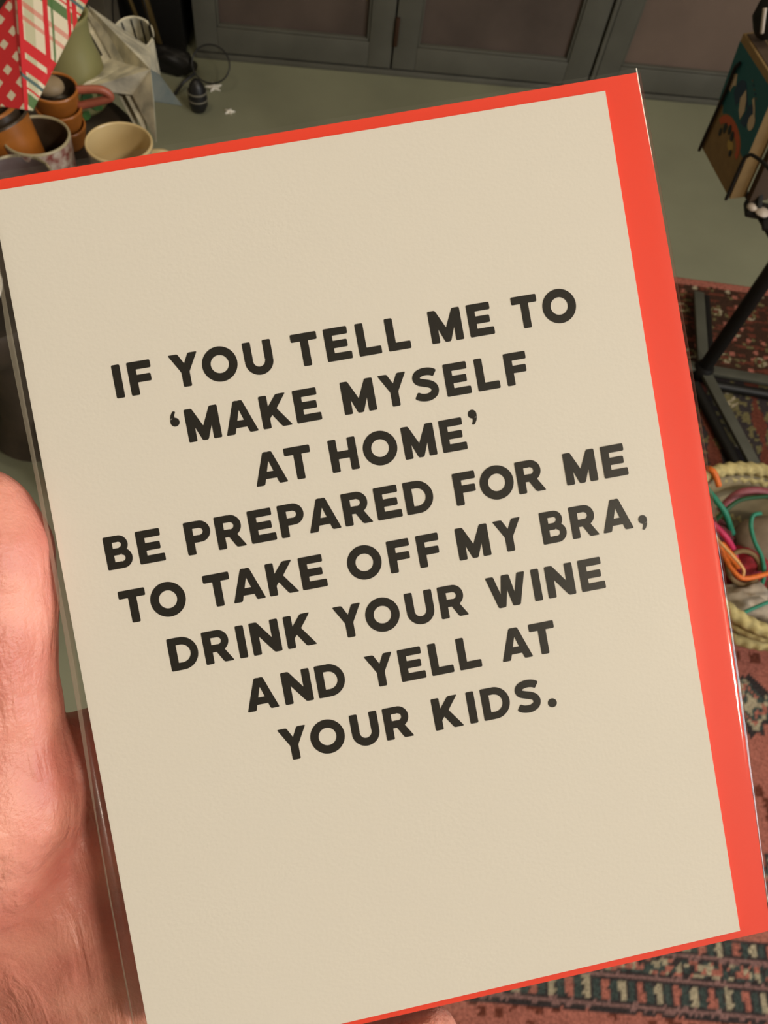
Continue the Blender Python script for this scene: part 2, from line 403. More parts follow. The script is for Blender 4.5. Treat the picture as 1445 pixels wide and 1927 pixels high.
CORDS += [cord('teal_cord', 'teal_green', [(.560, .872, .172), (.572, .858, .170), (.593, .837, .165), (.612, .822, .155), (.641, .806, .12)], .0055, 'thick teal green cord dropping into the left side of the rope basket'),
 cord('teal_cord', 'teal_green', [(.670, .828, .170), (.655, .820, .170), (.655, .803, .160), (.665, .778, .150), (.682, .754, .140), (.688, .722, .130), (.69, .70, .10)], .0038, 'thin teal green cord with a hooked end in the middle of the rope basket'),
 cord('teal_cord', 'teal_green', [(.610, .618, .135), (.630, .628, .150), (.652, .642, .155), (.678, .657, .160), (.72, .68, .15)], .0034, 'teal green cord lying across the near inside of the rope basket'),
 cord('green_cord', 'dark_green', [(.600, .815, .140), (.612, .829, .160), (.633, .850, .165), (.667, .868, .160), (.714, .886, .150), (.76, .88, .14)], .0042, 'dark green cord arched around the round beige bundle in the basket'),
 cord('pink_cord', 'dusky_pink', [(.62, .85, .12), (.637, .873, .138), (.659, .890, .142), (.69, .898, .143), (.727, .895, .14)], .009, 'thick dusky pink cord tucked under the far rope rim'),
 cord('pink_cord', 'bright_pink', [(.575, .80, .158), (.588, .788, .160), (.609, .773, .155), (.635, .765, .130), (.65, .75, .11)], .0055, 'bright pink cord above the orange one at the left of the basket'),
 cord('orange_cord', 'orange', [(.578, .79, .15), (.591, .766, .152), (.605, .742, .148), (.620, .713, .148), (.638, .699, .148), (.671, .712, .146), (.70, .73, .14)], .0045, 'long orange cord bending to the right inside the rope basket'),
 cord('orange_cord', 'orange', [(.575, .925, .14), (.574, .903, .172), (.583, .892, .178), (.600, .878, .16)], .0055, 'short orange cord looped over the far left of the rope rim'),
 cord('orange_cord', 'pale_orange', [(.580, .77, .165), (.590, .752, .167), (.611, .730, .167), (.634, .711, .160), (.638, .702, .150)], .0026, 'thin pale orange cord over the thicker orange one'),
 cord('orange_cord', 'orange', [(.605, .765, .14), (.625, .748, .135), (.645, .742, .12), (.66, .73, .10)], .008, 'stubby orange cord under the bright pink one')]
def lump(name, loc, sc, m_, label, cat, seed=0, amp=.25, fr=1.6, sub=4):
    bm = bmesh.new(); bmesh.ops.create_icosphere(bm, subdivisions=sub, radius=1)
    for v in bm.verts:
        q = v.co.copy(); d = 1+amp*noise.noise(q*fr+Vector((seed, seed*2, 0)))+amp*.5*abs(noise.noise(q*fr*2.7+Vector((seed, 0, 5))))
        v.co = Vector((q.x*sc[0], q.y*sc[1], q.z*sc[2]))*d
    o = from_bm(name, bm, m_, None); o.location = loc
    if label: tag(o, label, cat)
    return o
M_bundle = mat('beige_cotton', (.24, .18, .125), .9, var=.2, scale=60, bump=.3, bscale=400)
M_redyarn = mat('crimson_yarn', (.30, .008, .02), .8, var=.5, scale=90, bump=.6, bscale=400)
M_paper = mat('crumpled_paper', (.42, .35, .27), .85, var=.35, scale=40, bump=.3, bscale=120)
lump('cotton_bundle', (.716, .815, .098), (.062, .050, .050), M_bundle, 'round beige cotton bundle ringed by the dark green cord in the basket', 'bundle', 1, .08)
lump('yarn_ball', (.675, .755, .075), (.050, .045, .052), M_redyarn, 'crimson yarn ball deep in the middle of the rope basket', 'yarn', 4, .2, 3)
lump('yarn_ball', (.615, .80, .085), (.040, .045, .045), mat('plum_yarn', (.13, .02, .025), .9, var=.5, scale=90, bump=.6, bscale=400), 'dark plum yarn ball at the left side inside the rope basket', 'yarn', 5, .2, 3)
lump('crumpled_paper', (.665, .675, .085), (.062, .040, .045), M_paper, 'crumpled beige paper at the near side inside the rope basket', 'paper', 9, .5, 2.4)
bm = bmesh.new()
pts = [(.655+.03*math.cos(t), .735+.028*math.sin(t), .125+.012*math.sin(t)) for t in [i*.35 for i in range(18)]]
tube(bm, pts, .0045, 8); o = from_bm('twine_loop', bm, mat('olive_twine', (.20, .13, .06), .9, bump=.4, bscale=600), None); tag(o, 'brown twine loop lying on the crimson yarn ball', 'twine')

# ------------------------------------------------------------------ round display table with crockery
M_wood = mat('dark_table_wood', (.05, .034, .022), .6, var=.5, scale=14, bump=.3, bscale=90)
tb = empty('round_table', (-.69, .80, 0), 'dark round wooden display table carrying cups and metal stars', 'table')
bm = bmesh.new(); lathe(bm, [(0, .505), (.292, .505), (.304, .515), (.307, .53), (.307, .556), (.303, .565), (0, .565)], 72); from_bm('tabletop', bm, M_wood, tb, angle=40)
bm = bmesh.new(); lathe(bm, [(0, .03), (.09, .03), (.06, .08), (.045, .2), (.05, .4), (.09, .505), (0, .505)], 32); from_bm('pedestal', bm, M_wood, tb, angle=40)
for i in range(3):
    a = math.radians(75+120*i); bm = bmesh.new(); tube(bm, smooth_path([(0, 0, .1), (.12*math.cos(a), .12*math.sin(a), .08), (.22*math.cos(a), .22*math.sin(a), .022)], 6), .021, 10); from_bm('foot', bm, M_wood, tb)
def rotto(z):  # matrix whose z axis points along z
    return Vector((0, 0, 1)).rotation_difference(Vector(z).normalized()).to_matrix().to_4x4()
M_cream = mat('cream_glaze', (.58, .44, .22), .35, var=.12, scale=12, coat=.3)
M_creamout = mat('cream_speckle_glaze', (.40, .34, .22), .4, col2=(.12, .10, .06), scale=90)
M_orange = mat('orange_glaze', (.38, .125, .02), .35, var=.25, scale=30, coat=.2)
M_brown = mat('brown_glaze', (.055, .036, .022), .35, var=.4, scale=40)
M_flor = mat('floral_transfer', (.45, .38, .31), .5, col2=(.20, .05, .04), scale=95, detail=2)
M_mauve = mat('mauve_glaze', (.115, .075, .07), .5, col2=(.15, .12, .12), scale=35)
M_coral = mat('coral_glaze', (.34, .09, .05), .45, var=.2, scale=40)
M_sage = mat('sage_glaze', (.26, .235, .10), .4, col2=(.20, .20, .085), scale=9)
M_beige = mat('beige_stone', (.26, .19, .11), .6, var=.2)
def cup(name, loc, axis, r, h, mo, mi, mr, label, cat, group=None, taper=.85, th=.0035, handle=None, mh=None, hr=.0055, hh=None):
    mw = Matrix.Translation(loc) @ rotto(axis)
    t = empty(name, None, label, cat, group, mw)
    rb = r*taper
    bm = bmesh.new(); lathe(bm, [(0, 0), (rb*.8, 0), (rb*.95, .003), (rb, .008), ((r+rb)/2, h*.5), (r, h-.003)], 48); from_bm('cup_body', bm, mo, t, angle=60)
    bm = bmesh.new(); lathe(bm, [(r-th, h-.003), ((r+rb)/2-th, h*.5), (rb-th, .01), (rb*.8, .006), (0, .006)], 48); from_bm('cup_inside', bm, mi, t)
    bm = bmesh.new(); lathe(bm, [(r-th, h-.0032), (r-th*.9, h-.001), (r-th*.5, h), (r-th*.1, h-.001), (r, h-.0032)], 48); from_bm('rim', bm, mr, t)
    if handle is not None:
        a = handle; d = Vector((math.cos(a), math.sin(a), 0)); H0 = h*.88; H1 = h*.25; e = hh or r*.75
        bm = bmesh.new(); tube(bm, smooth_path([d*(r-.003)+Vector((0, 0, H0)), d*(r+e*.7)+Vector((0, 0, H0+.002)), d*(r+e)+Vector((0, 0, (H0*.65+H1*.35))), d*(r+e*.75)+Vector((0, 0, H1+.008)), d*((r+rb)/2-.003)+Vector((0, 0, H1-.003))], 7), hr, 10)
        from_bm('handle', bm, mh or mo, t)
    return t
cup('mug', (-.4275, .848, .565), (0, 0, 1), .0425, .092, M_creamout, M_cream, M_cream, 'cream mug with a speckled outside and handle, nearest the card top edge', 'mug', 'cups on the round table', handle=math.radians(4), mh=M_cream, taper=.8, hh=.026)
cup('mug', (-.530, .832, .565), (0, 0, 1), .042, .090, M_flor, M_brown, mat('cream_rim', (.33, .28, .17), .4), 'red floral patterned mug with a brown inside holding an orange cup', 'mug', 'cups on the round table', handle=math.radians(200))
cup('cup', (-.545, .826, .583), (-.36, .10, .93), .0365, .086, M_orange, M_brown, M_brown, 'tilted orange cup with a brown inside stuck in the floral mug', 'cup', 'cups on the round table', taper=.72)
cup('cup', (-.5545, .8285, .608), (-.36, .10, .93), .0285, .070, M_brown, M_brown, M_orange, 'small orange rimmed cup nested inside the tilted orange cup', 'cup', 'cups on the round table', taper=.8, th=.010)
cup('cup', (-.523, .752, .565), (0, 0, 1), .043, .088, M_flor, M_mauve, M_creamout, 'cup with a mauve inside at the left edge just above the card', 'cup', 'cups on the round table', handle=math.radians(190))
for i in range(3):
    cup('cup', (-.553, .940, .567+i*.026), (.08, -.05, 1), .030+.001*i, .034, M_orange, M_brown, M_orange, ['orange cup at the bottom of the stack of three beside the sage jug', 'middle orange cup of the stack of three beside the sage jug', 'topmost orange cup of the stack, under the beige stone'][i], 'cup', 'stacked orange cups', taper=.86,
        handle=math.radians(20) if i == 2 else None, mh=M_coral, hr=.0055, hh=.040)
lump('stone', (-.556, .938, .652), (.020, .018, .012), M_beige, 'smooth beige stone lying on top of the stacked orange cups', 'stone', 2, .06)
# sage jug
jg = empty('jug', (-.567, 1.036, .565), 'sage green ceramic jug with painted leaves standing behind the orange cups', 'jug')
bm = bmesh.new(); lathe(bm, [(0, 0), (.033, 0), (.040, .01), (.043, .04), (.040, .07), (.034, .09), (.0325, .105), (.034, .125), (.0365, .132), (.034, .133), (.0305, .125), (.029, .10), (.037, .06), (.038, .02), (0, .01)], 48)
for v in bm.verts:
    if v.co.z > .115 and v.co.y < 0 and v.co.length > .02: v.co.y *= 1+.25*max(0, -v.co.y/.034)*(v.co.z-.115)/.018
from_bm('jug_body', bm, M_sage, jg)
bm = bmesh.new(); tube(bm, smooth_path([(-.031, -.006, .118), (-.060, -.012, .118), (-.068, -.014, .085), (-.058, -.012, .05), (-.040, -.008, .035)], 7), .0065, 10); from_bm('handle', bm, M_sage, jg)
M_leaf = mat('painted_leaf_green', (.045, .13, .03), .5, var=.4, scale=120)
for i, (a, z_, l_) in enumerate([(-70, .030, .024), (-50, .038, .022), (-35, .022, .024), (-88, .018, .02), (-20, .034, .02), (-60, .010, .018)]):
    bm = bmesh.new(); A = math.radians(a); c = Vector((.0425*math.cos(A), .0425*math.sin(A), z_)); tx = Vector((-math.sin(A), math.cos(A), 0)); nr = Vector((math.cos(A), math.sin(A), 0))
    rot = .6*(-1)**i; vs = []
    for q, w_ in ((-.5, 0), (-.2, .30), (.15, .33), (.5, 0), (.15, -.33), (-.2, -.30)):
        x, y = w_*l_, q*l_; x, y = x*math.cos(rot)-y*math.sin(rot), x*math.sin(rot)+y*math.cos(rot)
        vs.append(bm.verts.new(c+tx*x+Vector((0, 0, y))+nr*.001))
    f = bm.faces.new(vs); r_ = bmesh.ops.extrude_face_region(bm, geom=[f]); 
    for v in [g for g in r_['geom'] if isinstance(g, bmesh.types.BMVert)]: v.co += nr*.0008
    from_bm('leaf', bm, M_leaf, jg, smooth=False)

# galvanised barn stars
M_zinc = mat('galvanised_zinc', (.34, .325, .26), .6, .0, col2=(.78, .73, .56), scale=30, detail=8, bump=.3, bscale=120)
M_zblue = mat('weathered_blue_zinc', (.20, .25, .25), .55, .35, col2=(.27, .30, .28), scale=30, bump=.2, bscale=120)
tips = [(-.589, 1.162, .642), (-.535, .990, .622), (-.428, .964, .580), (-.434, 1.095, .556), (-.505, 1.175, .588)]
inn = [(-.510, 1.069, .622), (-.471, 1.005, .618), (-.451, 1.030, .598), (-.478, 1.130, .577), (-.521, 1.161, .607)]
apex = Vector((-.436, 1.002, .663))
def star(k_off, label, f=1., m_=None):
    cen0 = sum((Vector(p) for p in inn), Vector())/5; off = (cen0-apex).normalized()*k_off+Vector((-.011, .001, .003))*(k_off/.01)
    t = empty('barn_star', Vector(tips[2])+Vector(off), label, 'star', 'nested metal stars'); o0 = Vector(tips[2])
    cen = sum((Vector(p) for p in inn), Vector())/5
    apx = apex.lerp(cen, min(.75, k_off*36))
    for i in range(5):
        T = Vector(tips[i]); A = Vector(inn[i-1]); B = Vector(inn[i])
        bm = bmesh.new(); q = [bm.verts.new((cen+(p-cen)*f)-o0) for p in (T, A, apx, B)]
        bm.faces.new((q[0], q[1], q[2])); bm.faces.new((q[0], q[2], q[3]))
        bk_ = [bm.verts.new(v.co+Vector((-.001, .0035, -.0035))) for v in q]
        bm.faces.new((bk_[2], bk_[1], bk_[0])); bm.faces.new((bk_[3], bk_[2], bk_[0]))
        for a_, b_ in ((0, 1), (1, 2), (2, 3), (3, 0)): bm.faces.new((q[a_], bk_[a_], bk_[b_], q[b_]))
        o = from_bm('star_point', bm, M_zblue if (i == 3) else M_zinc, t, smooth=False)
    return t
star(0, 'front galvanised metal star with a raised centre, pointing down past the cream mug')
star(.011, 'middle galvanised star nested just behind the front one', .99)
star(.022, 'rearmost galvanised star of the nested three, beside the sage jug', .98)
# pail hung from wires, storage box and brass easel by the far wall
M_crate = mat('grey_brown_board', (.075, .062, .042), .75, var=.4, scale=12)
pl = empty('metal_pail', None, 'small galvanised pail with a ribbed bright inside hanging behind the stars', 'pail', mw=Matrix.Translation((-.572, 1.292, .459)) @ rotto((.05, -.35, 1)))
bm = bmesh.new(); lathe(bm, [(0, .008), (.026, .008), (.031, .100), (.0335, .101), (.0335, .104), (.0305, .104), (.0245, .012), (0, .012)], 40); from_bm('pail_body', bm, M_zinc, pl, angle=50)
for i in range(5):
    a = math.radians(50+i*32); bm = bmesh.new(); tube(bm, [(.0245*math.cos(a), .0245*math.sin(a), .02), (.0300*math.cos(a), .0300*math.sin(a), .101)], .0016, 6); from_bm('rib', bm, M_iron, pl)
bm = bmesh.new(); tube(bm, smooth_path([(-.033, 0, .102), (-.024, .02, .16), (0, .06, .19), (.024, .02, .16), (.033, 0, .102)], 6), .0015, 6); from_bm('handle', bm, M_iron, pl)
bm = bmesh.new(); tube(bm, [(0, .06, .19), (0, .9, 2.1)], .001, 6); from_bm('hanging_wire', bm, M_iron, pl)
M_brass = mat('old_brass', (.20, .135, .05), .4, .6)
ez = empty('brass_easel', (-.862, 2.085, 0), 'thin brass easel legs leaning in the dark corner behind the pail', 'easel')
bm = bmesh.new(); tube(bm, [(.0, .0, 0.004), (-.07, -.05, .54)], .010, 10); from_bm('leg', bm, M_brass, ez)
bm = bmesh.new(); tube(bm, [(-.03, .0, 0.004), (-.14, -.02, .445)], .006, 10); from_bm('leg', bm, M_brass, ez)
cr2 = empty('storage_box', (-1.15, 1.945, 0), 'grey brown storage box standing before the black niche block', 'box')
bm = bmesh.new(); box(bm, (-.25, 0, 0), (.21, .08, .34), .006); from_bm('box_body', bm, M_crate, cr2, angle=40)
bm = bmesh.new(); box(bm, (-.255, -.005, .34), (.215, .085, .37), .006); from_bm('lid', bm, M_crate, cr2, angle=40)
# black lace ornament set on the floor
M_star = mat('white_enamel', (.78, .74, .66), .5); M_ink = mat('black_glaze', (.008, .008, .009), .45)
og = empty('oval_ornament', (-.708, 1.905, 0), 'black oval ornament with pale bands lying on the green floor', 'ornament')
bm = bmesh.new(); lathe(bm, [(0, 0), (.018, .004), (.025, .02), (.025, .045), (.019, .072), (.008, .086), (0, .088)], 28); from_bm('ornament_body', bm, M_ink, og)
for z_ in (.032, .052):
    bm = bmesh.new(); lathe(bm, [(.0245, z_), (.0262, z_+.001), (.0262, z_+.004), (.0245, z_+.005)], 28); from_bm('band', bm, mat('pale_band', (.14, .13, .10), .5), og)
M_clear = NT('clear_glass'); k_ = M_clear
g_ = k_.n('ShaderNodeBsdfGlossy', i_Roughness=.08); t_ = k_.n('ShaderNodeBsdfTransparent'); t_.inputs[0].default_value = (.86, .86, .84, 1); fr = k_.n('ShaderNodeFresnel', i_IOR=1.45); ms = k_.n('ShaderNodeMixShader')
k_.l(fr.outputs[0], ms.inputs[0]); k_.l(t_.outputs[0], ms.inputs[1]); k_.l(g_.outputs[0], ms.inputs[2]); k_.l(ms.outputs[0], k_.out.inputs[0])
gd = empty('magnifying_glass', (-.70, 2.045, .0), 'round glass lens in a thin dark ring propped against the cupboard', 'magnifying glass')
Mg = Matrix.Translation((-.005, -.02, .062)) @ Matrix.Rotation(math.radians(-42), 4, 'X')
bm = bmesh.new(); tube(bm, [Mg @ Vector((.052*math.cos(t), 0, .047*math.sin(t))) for t in [i*math.pi/24 for i in range(48)]], .0022, 8, closed=True); from_bm('lens_ring', bm, M_ink, gd)
bm = bmesh.new(); bm.faces.new([bm.verts.new(Mg @ Vector((.051*math.cos(t), 0, .046*math.sin(t)))) for t in [i*math.pi/16 for i in range(32)]]); from_bm('lens', bm, k_.m, gd, smooth=False)
bm = bmesh.new(); tube(bm, [Mg @ Vector((-.040, 0, -.030)), Vector((-.075, -.06, .02)), Vector((-.088, -.10, .006))], .004, 8); from_bm('handle', bm, M_ink, gd)
def trinket(loc, r, label, tilt):
    bm = bmesh.new(); A, B = [], []
    for i in range(10):
        a = math.pi*i/5+tilt; q = r if i % 2 == 0 else r*.42
        A.append(bm.verts.new((q*math.cos(a), q*math.sin(a), .003))); B.append(bm.verts.new((q*math.cos(a), q*math.sin(a), .0)))
    c1 = bm.verts.new((0, 0, .008)); 
    for i in range(10): bm.faces.new((A[i], A[(i+1) % 10], c1)); bm.faces.new((A[i], B[i], B[(i+1) % 10], A[(i+1) % 10]))
    bm.faces.new(B[::-1]); o = from_bm('star_charm', bm, M_star, None, smooth=False); o.location = loc; tag(o, label, 'charm')
trinket((-.629, 1.925, 0), .015, 'small white star charm lying alone on the green floor', .3)
trinket((-.700, 2.02, 0), .024, 'white star charm between the round lens and the black ornament', .8)
trinket((-.735, 1.955, 0), .010, 'tiny white star charm left of the black oval ornament', .1)

lump('cloth_bundle', (-.835, 2.055, .03), (.075, .028, .035), M_iron, 'crumpled black cloth bundle on the floor in front of the black niche block', 'cloth', 3, .3)

# small white bowl at the near edge of the table
cup('bowl', (-.560, .595, .565), (0, 0, 1), .066, .040, mat('white_teal_bowl', (.62, .58, .48), .4, col2=(.16, .25, .22), scale=22), M_star, M_star, 'white bowl with teal markings at the near edge of the dark table', 'bowl', taper=.6)

# ------------------------------------------------------------------ plaid gift bag
pk = NT('plaid_paper')
uvn = pk.n('ShaderNodeUVMap'); sx = pk.n('ShaderNodeSeparateXYZ'); pk.l(uvn.outputs[0], sx.inputs[0])
def band(sock, period, c, w_):
    a = pk.n('ShaderNodeMath', operation='DIVIDE'); a.inputs[1].default_value = period; pk.l(sock, a.inputs[0])
    f_ = pk.n('ShaderNodeMath', operation='FRACT'); pk.l(a.outputs[0], f_.inputs[0])
    s_ = pk.n('ShaderNodeMath', operation='SUBTRACT'); s_.inputs[1].default_value = c; pk.l(f_.outputs[0], s_.inputs[0])
    b_ = pk.n('ShaderNodeMath', operation='ABSOLUTE'); pk.l(s_.outputs[0], b_.inputs[0])
    l_ = pk.n('ShaderNodeMath', operation='LESS_THAN'); l_.inputs[1].default_value = w_; pk.l(b_.outputs[0], l_.inputs[0])
    return l_.outputs[0]
def over(base, fac, col, a_=1.):
    mx = pk.n('ShaderNodeMix', data_type='RGBA'); mx.inputs[7].default_value = tuple(col)+(1,)
    if a_ < 1:
        mm = pk.n('ShaderNodeMath', operation='MULTIPLY'); mm.inputs[1].default_value = a_; pk.l(fac, mm.inputs[0]); fac = mm.outputs[0]
    pk.l(fac, mx.inputs[0])
    if isinstance(base, tuple): mx.inputs[6].default_value = base+(1,)
    else: pk.l(base, mx.inputs[6])
    return mx.outputs[2]
PU, PV = sx.outputs[0], sx.outputs[1]
PR = (.52, .012, .02); PG = (.05, .13, .035); PT = (.07, .12, .12)
c_ = over((.62, .55, .42), band(PU, 1., .30, .09), (.30, .33, .18), .55)
c_ = over(c_, band(PV, 1., .30, .025), PR, .55); c_ = over(c_, band(PV, 1., .42, .02), PR, .55)
c_ = over(c_, band(PU, 1., .72, .022), PG, .9); c_ = over(c_, band(PV, 1., .10, .05), PG, .95)
c_ = over(c_, band(PU, 1., .02, .045), PR); c_ = over(c_, band(PU, 1., .14, .045), PR); c_ = over(c_, band(PU, 1., .60, .045), PR)
c_ = over(c_, band(PV, 1., .66, .055), PR); c_ = over(c_, band(PV, 1., .82, .055), PR); c_ = over(c_, band(PV, 1., .93, .018), PT)
c_ = over(c_, band(PV, 1., .0, .02), PR)
pk.l(c_, pk.b.inputs['Base Color']); pk.b.inputs['Roughness'].default_value = .6
gk = NT('gingham_paper'); pk_save = pk; pk = gk
uvn = pk.n('ShaderNodeUVMap'); sx = pk.n('ShaderNodeSeparateXYZ'); pk.l(uvn.outputs[0], sx.inputs[0])
c_ = over((.60, .54, .42), band(sx.outputs[0], 1., .5, .30), PR, 1.); c_ = over(c_, band(sx.outputs[1], 1., .5, .27), PR, 1.)
pk.l(c_, pk.b.inputs['Base Color']); pk.b.inputs['Roughness'].default_value = .6
bag_ = [(-0.4390,0.7387,0.9022),(-0.3790,0.7897,0.8861),(-0.3879,0.6163,0.8467),(-0.3929,0.6114,0.8496),(-0.4622,0.6258,0.8349),(-0.4829,0.6636,0.8400),(-0.4429,0.7251,0.8848)]
bpx = [(28,-60),(190,-50),(62,208),(46,206),(-70,190),(-80,130),(20,-10)]
pb = empty('gift_bag', bag_[3], 'red, green and white plaid paper gift bag hanging at the upper left', 'gift bag')
def bagface(name, ids, uvf, m_):
    bm = bmesh.new(); uvl = bm.loops.layers.uv.new('UVMap'); o0 = Vector(bag_[3])
    vs = [bm.verts.new(Vector(bag_[i])-o0) for i in ids]; f = bm.faces.new(vs); f.normal_update()
    if f.normal.dot(Vector((0, 0, 1.3))-Vector(bag_[ids[0]])) < 0: f.normal_flip()
    for l_ in f.loops: l_[uvl].uv = uvf(*bpx[ids[vs.index(l_.vert)]])
    r_ = bmesh.ops.extrude_face_region(bm, geom=[f]); nf = f.normal.copy()
    for v in vs: pass
    for v in [g for g in r_['geom'] if isinstance(g, bmesh.types.BMVert)]: v.co += nf*.0006
    me = bpy.data.meshes.new(name); bm.to_mesh(me); bm.free(); return link(name, me, m_, pb, False)
bagface('front_panel', [6, 0, 1, 2, 3], lambda x, y: ((x-.06*y-22)/100, (y-.82*x+70)/214+.10), pk_save.m)
bagface('side_panel', [6, 3, 4, 5], lambda x, y: ((x*.9+y*.62)/36+.35, (y-.95*x)/41+.1), gk.m)
bm = bmesh.new(); tube(bm, smooth_path([(.02, .13, .045), (.0, .16, .16), (-.03, .19, .30)], 6), .002, 8); from_bm('hanging_cord', bm, M_star, pb)

# ------------------------------------------------------------------ greeting card (card frame: x right, y up, z towards the viewer, metres)
MC = Matrix(((.9265, -.3702, .0671, -.0196), (.3493, .7803, -.5187, -.0192), (.1396, .5040, .8523, 1.1353), (0, 0, 0, 1)))
ck = NT('white_card_stock'); ck.b.inputs['Base Color'].default_value = (.80, .765, .70, 1); ck.b.inputs['Roughness'].default_value = .75
tc = ck.n('ShaderNodeTexCoord'); nz = ck.n('ShaderNodeTexNoise', i_Scale=1400., i_Detail=3.); ck.l(tc.outputs['Object'], nz.inputs['Vector'])
bp = ck.n('ShaderNodeBump', i_Strength=.25, i_Distance=.0001); ck.l(nz.outputs['Fac'], bp.inputs['Height']); ck.l(bp.outputs[0], ck.b.inputs['Normal'])
M_env = mat('vermilion_envelope_paper', (.96, .050, .016), .6, var=.08, scale=14, bump=.15, bscale=1200, bdist=.0001)
M_ink2 = mat('black_letter_ink', (.008, .007, .006), .30, spec=.55)
card = empty('greeting_card', None, 'white greeting card with eight lines of bold black capitals, held in the hand', 'greeting card', mw=MC)
def sheet(name, pts, z0, z1, m_, parent, n=24, bow=0.):
    """a sheet of paper whose four corners are given (mm), gently bowed"""
    bm = bmesh.new(); (a, b, c, d) = [Vector((p[0]/1000, p[1]/1000, 0)) for p in pts]   # TL TR BR BL
    G = []
    for z in (z0, z1):
        g = []
        for i in range(n+1):
            u = i/n; row = []
            for j in range(n+1):
                v = j/n; p = (a*(1-u)+b*u)*(1-v)+(d*(1-u)+c*u)*v; row.append(bm.verts.new((p.x+bow/1000*u**3*math.sin(math.pi*v), p.y, z)))
            g.append(row)
        G.append(g)
    for i in range(n):
        for j in range(n):
            A = G[1]; bm.faces.new((A[i][j], A[i][j+1], A[i+1][j+1], A[i+1][j])); A = G[0]; bm.faces.new((A[i][j], A[i+1][j], A[i+1][j+1], A[i][j+1]))
    for i in range(n):
        for j0 in (0, n):
            bm.faces.new((G[0][i][j0], G[1][i][j0], G[1][i+1][j0], G[0][i+1][j0])); bm.faces.new((G[0][j0][i], G[1][j0][i], G[1][j0][i+1], G[0][j0][i+1]))
    return from_bm(name, bm, m_, parent, smooth=False)
cc4 = [(1.4, 150.06), (106.4, 151.0), (105.0, .98), (0, 0)]
sheet('front_leaf', cc4, -.00030, 0, ck.m, card)
sheet('back_leaf', [(1.3, 150.0), (106.2, 150.9), (104.8, .9), (0, 0)], -.00068, -.00038, ck.m, card)
env = empty('envelope', None, 'bright vermilion envelope showing along the right and top behind the white card', 'envelope', mw=MC)
sheet('envelope_body', [(1.9, 152.1), (112.9, 153.6), (110.9, -.7), (.7, -1.2)], -.00125, -.00075, M_env, env, bow=1.2)
bm = bmesh.new(); vs = [bm.verts.new(p) for p in ((.0, .151, -.0013), (.1125, .1525, -.0013), (.062, .095, -.0013), (.052, .095, -.0013))]; f = bm.faces.new(vs); r_ = bmesh.ops.extrude_face_region(bm, geom=[f])
for v in [g for g in r_['geom'] if isinstance(g, bmesh.types.BMVert)]: v.co.z -= .0002
from_bm('flap', bm, M_env, env, smooth=False)

# glyphs: unit capital height, drawn outlines with softened corners
def rnd(poly, r=.045, n=3):
    out = []; N = len(poly)
    A_ = sum(poly[i][0]*poly[(i+1) % N][1]-poly[(i+1) % N][0]*poly[i][1] for i in range(N))
    if A_ < 0: poly = poly[::-1]
    for i in range(N):
        p = Vector(poly[i]); a = Vector(poly[i-1]); b = Vector(poly[(i+1) % N]); d1 = (a-p); d2 = (b-p)
        convex = (p-a).x*(b-p).y-(p-a).y*(b-p).x > 0
        q = min(r if convex else r*.35, d1.length*.45, d2.length*.45)
        s_, e_ = p+d1.normalized()*q, p+d2.normalized()*q
        for k in range(n+1):
            t = k/n; out.append(tuple(s_*(1-t)**2+p*2*t*(1-t)+e_*t*t))
    return out
def R_(x0, y0, x1, y1): return ('p', [(x0, y0), (x1, y0), (x1, y1), (x0, y1)])
def Pl(*p): return ('p', list(p))
def arc(cx, cy, ro, ri, a0, a1, sx=1.): return ('a', cx, cy, ro, ri, a0, a1, sx)
w = .25
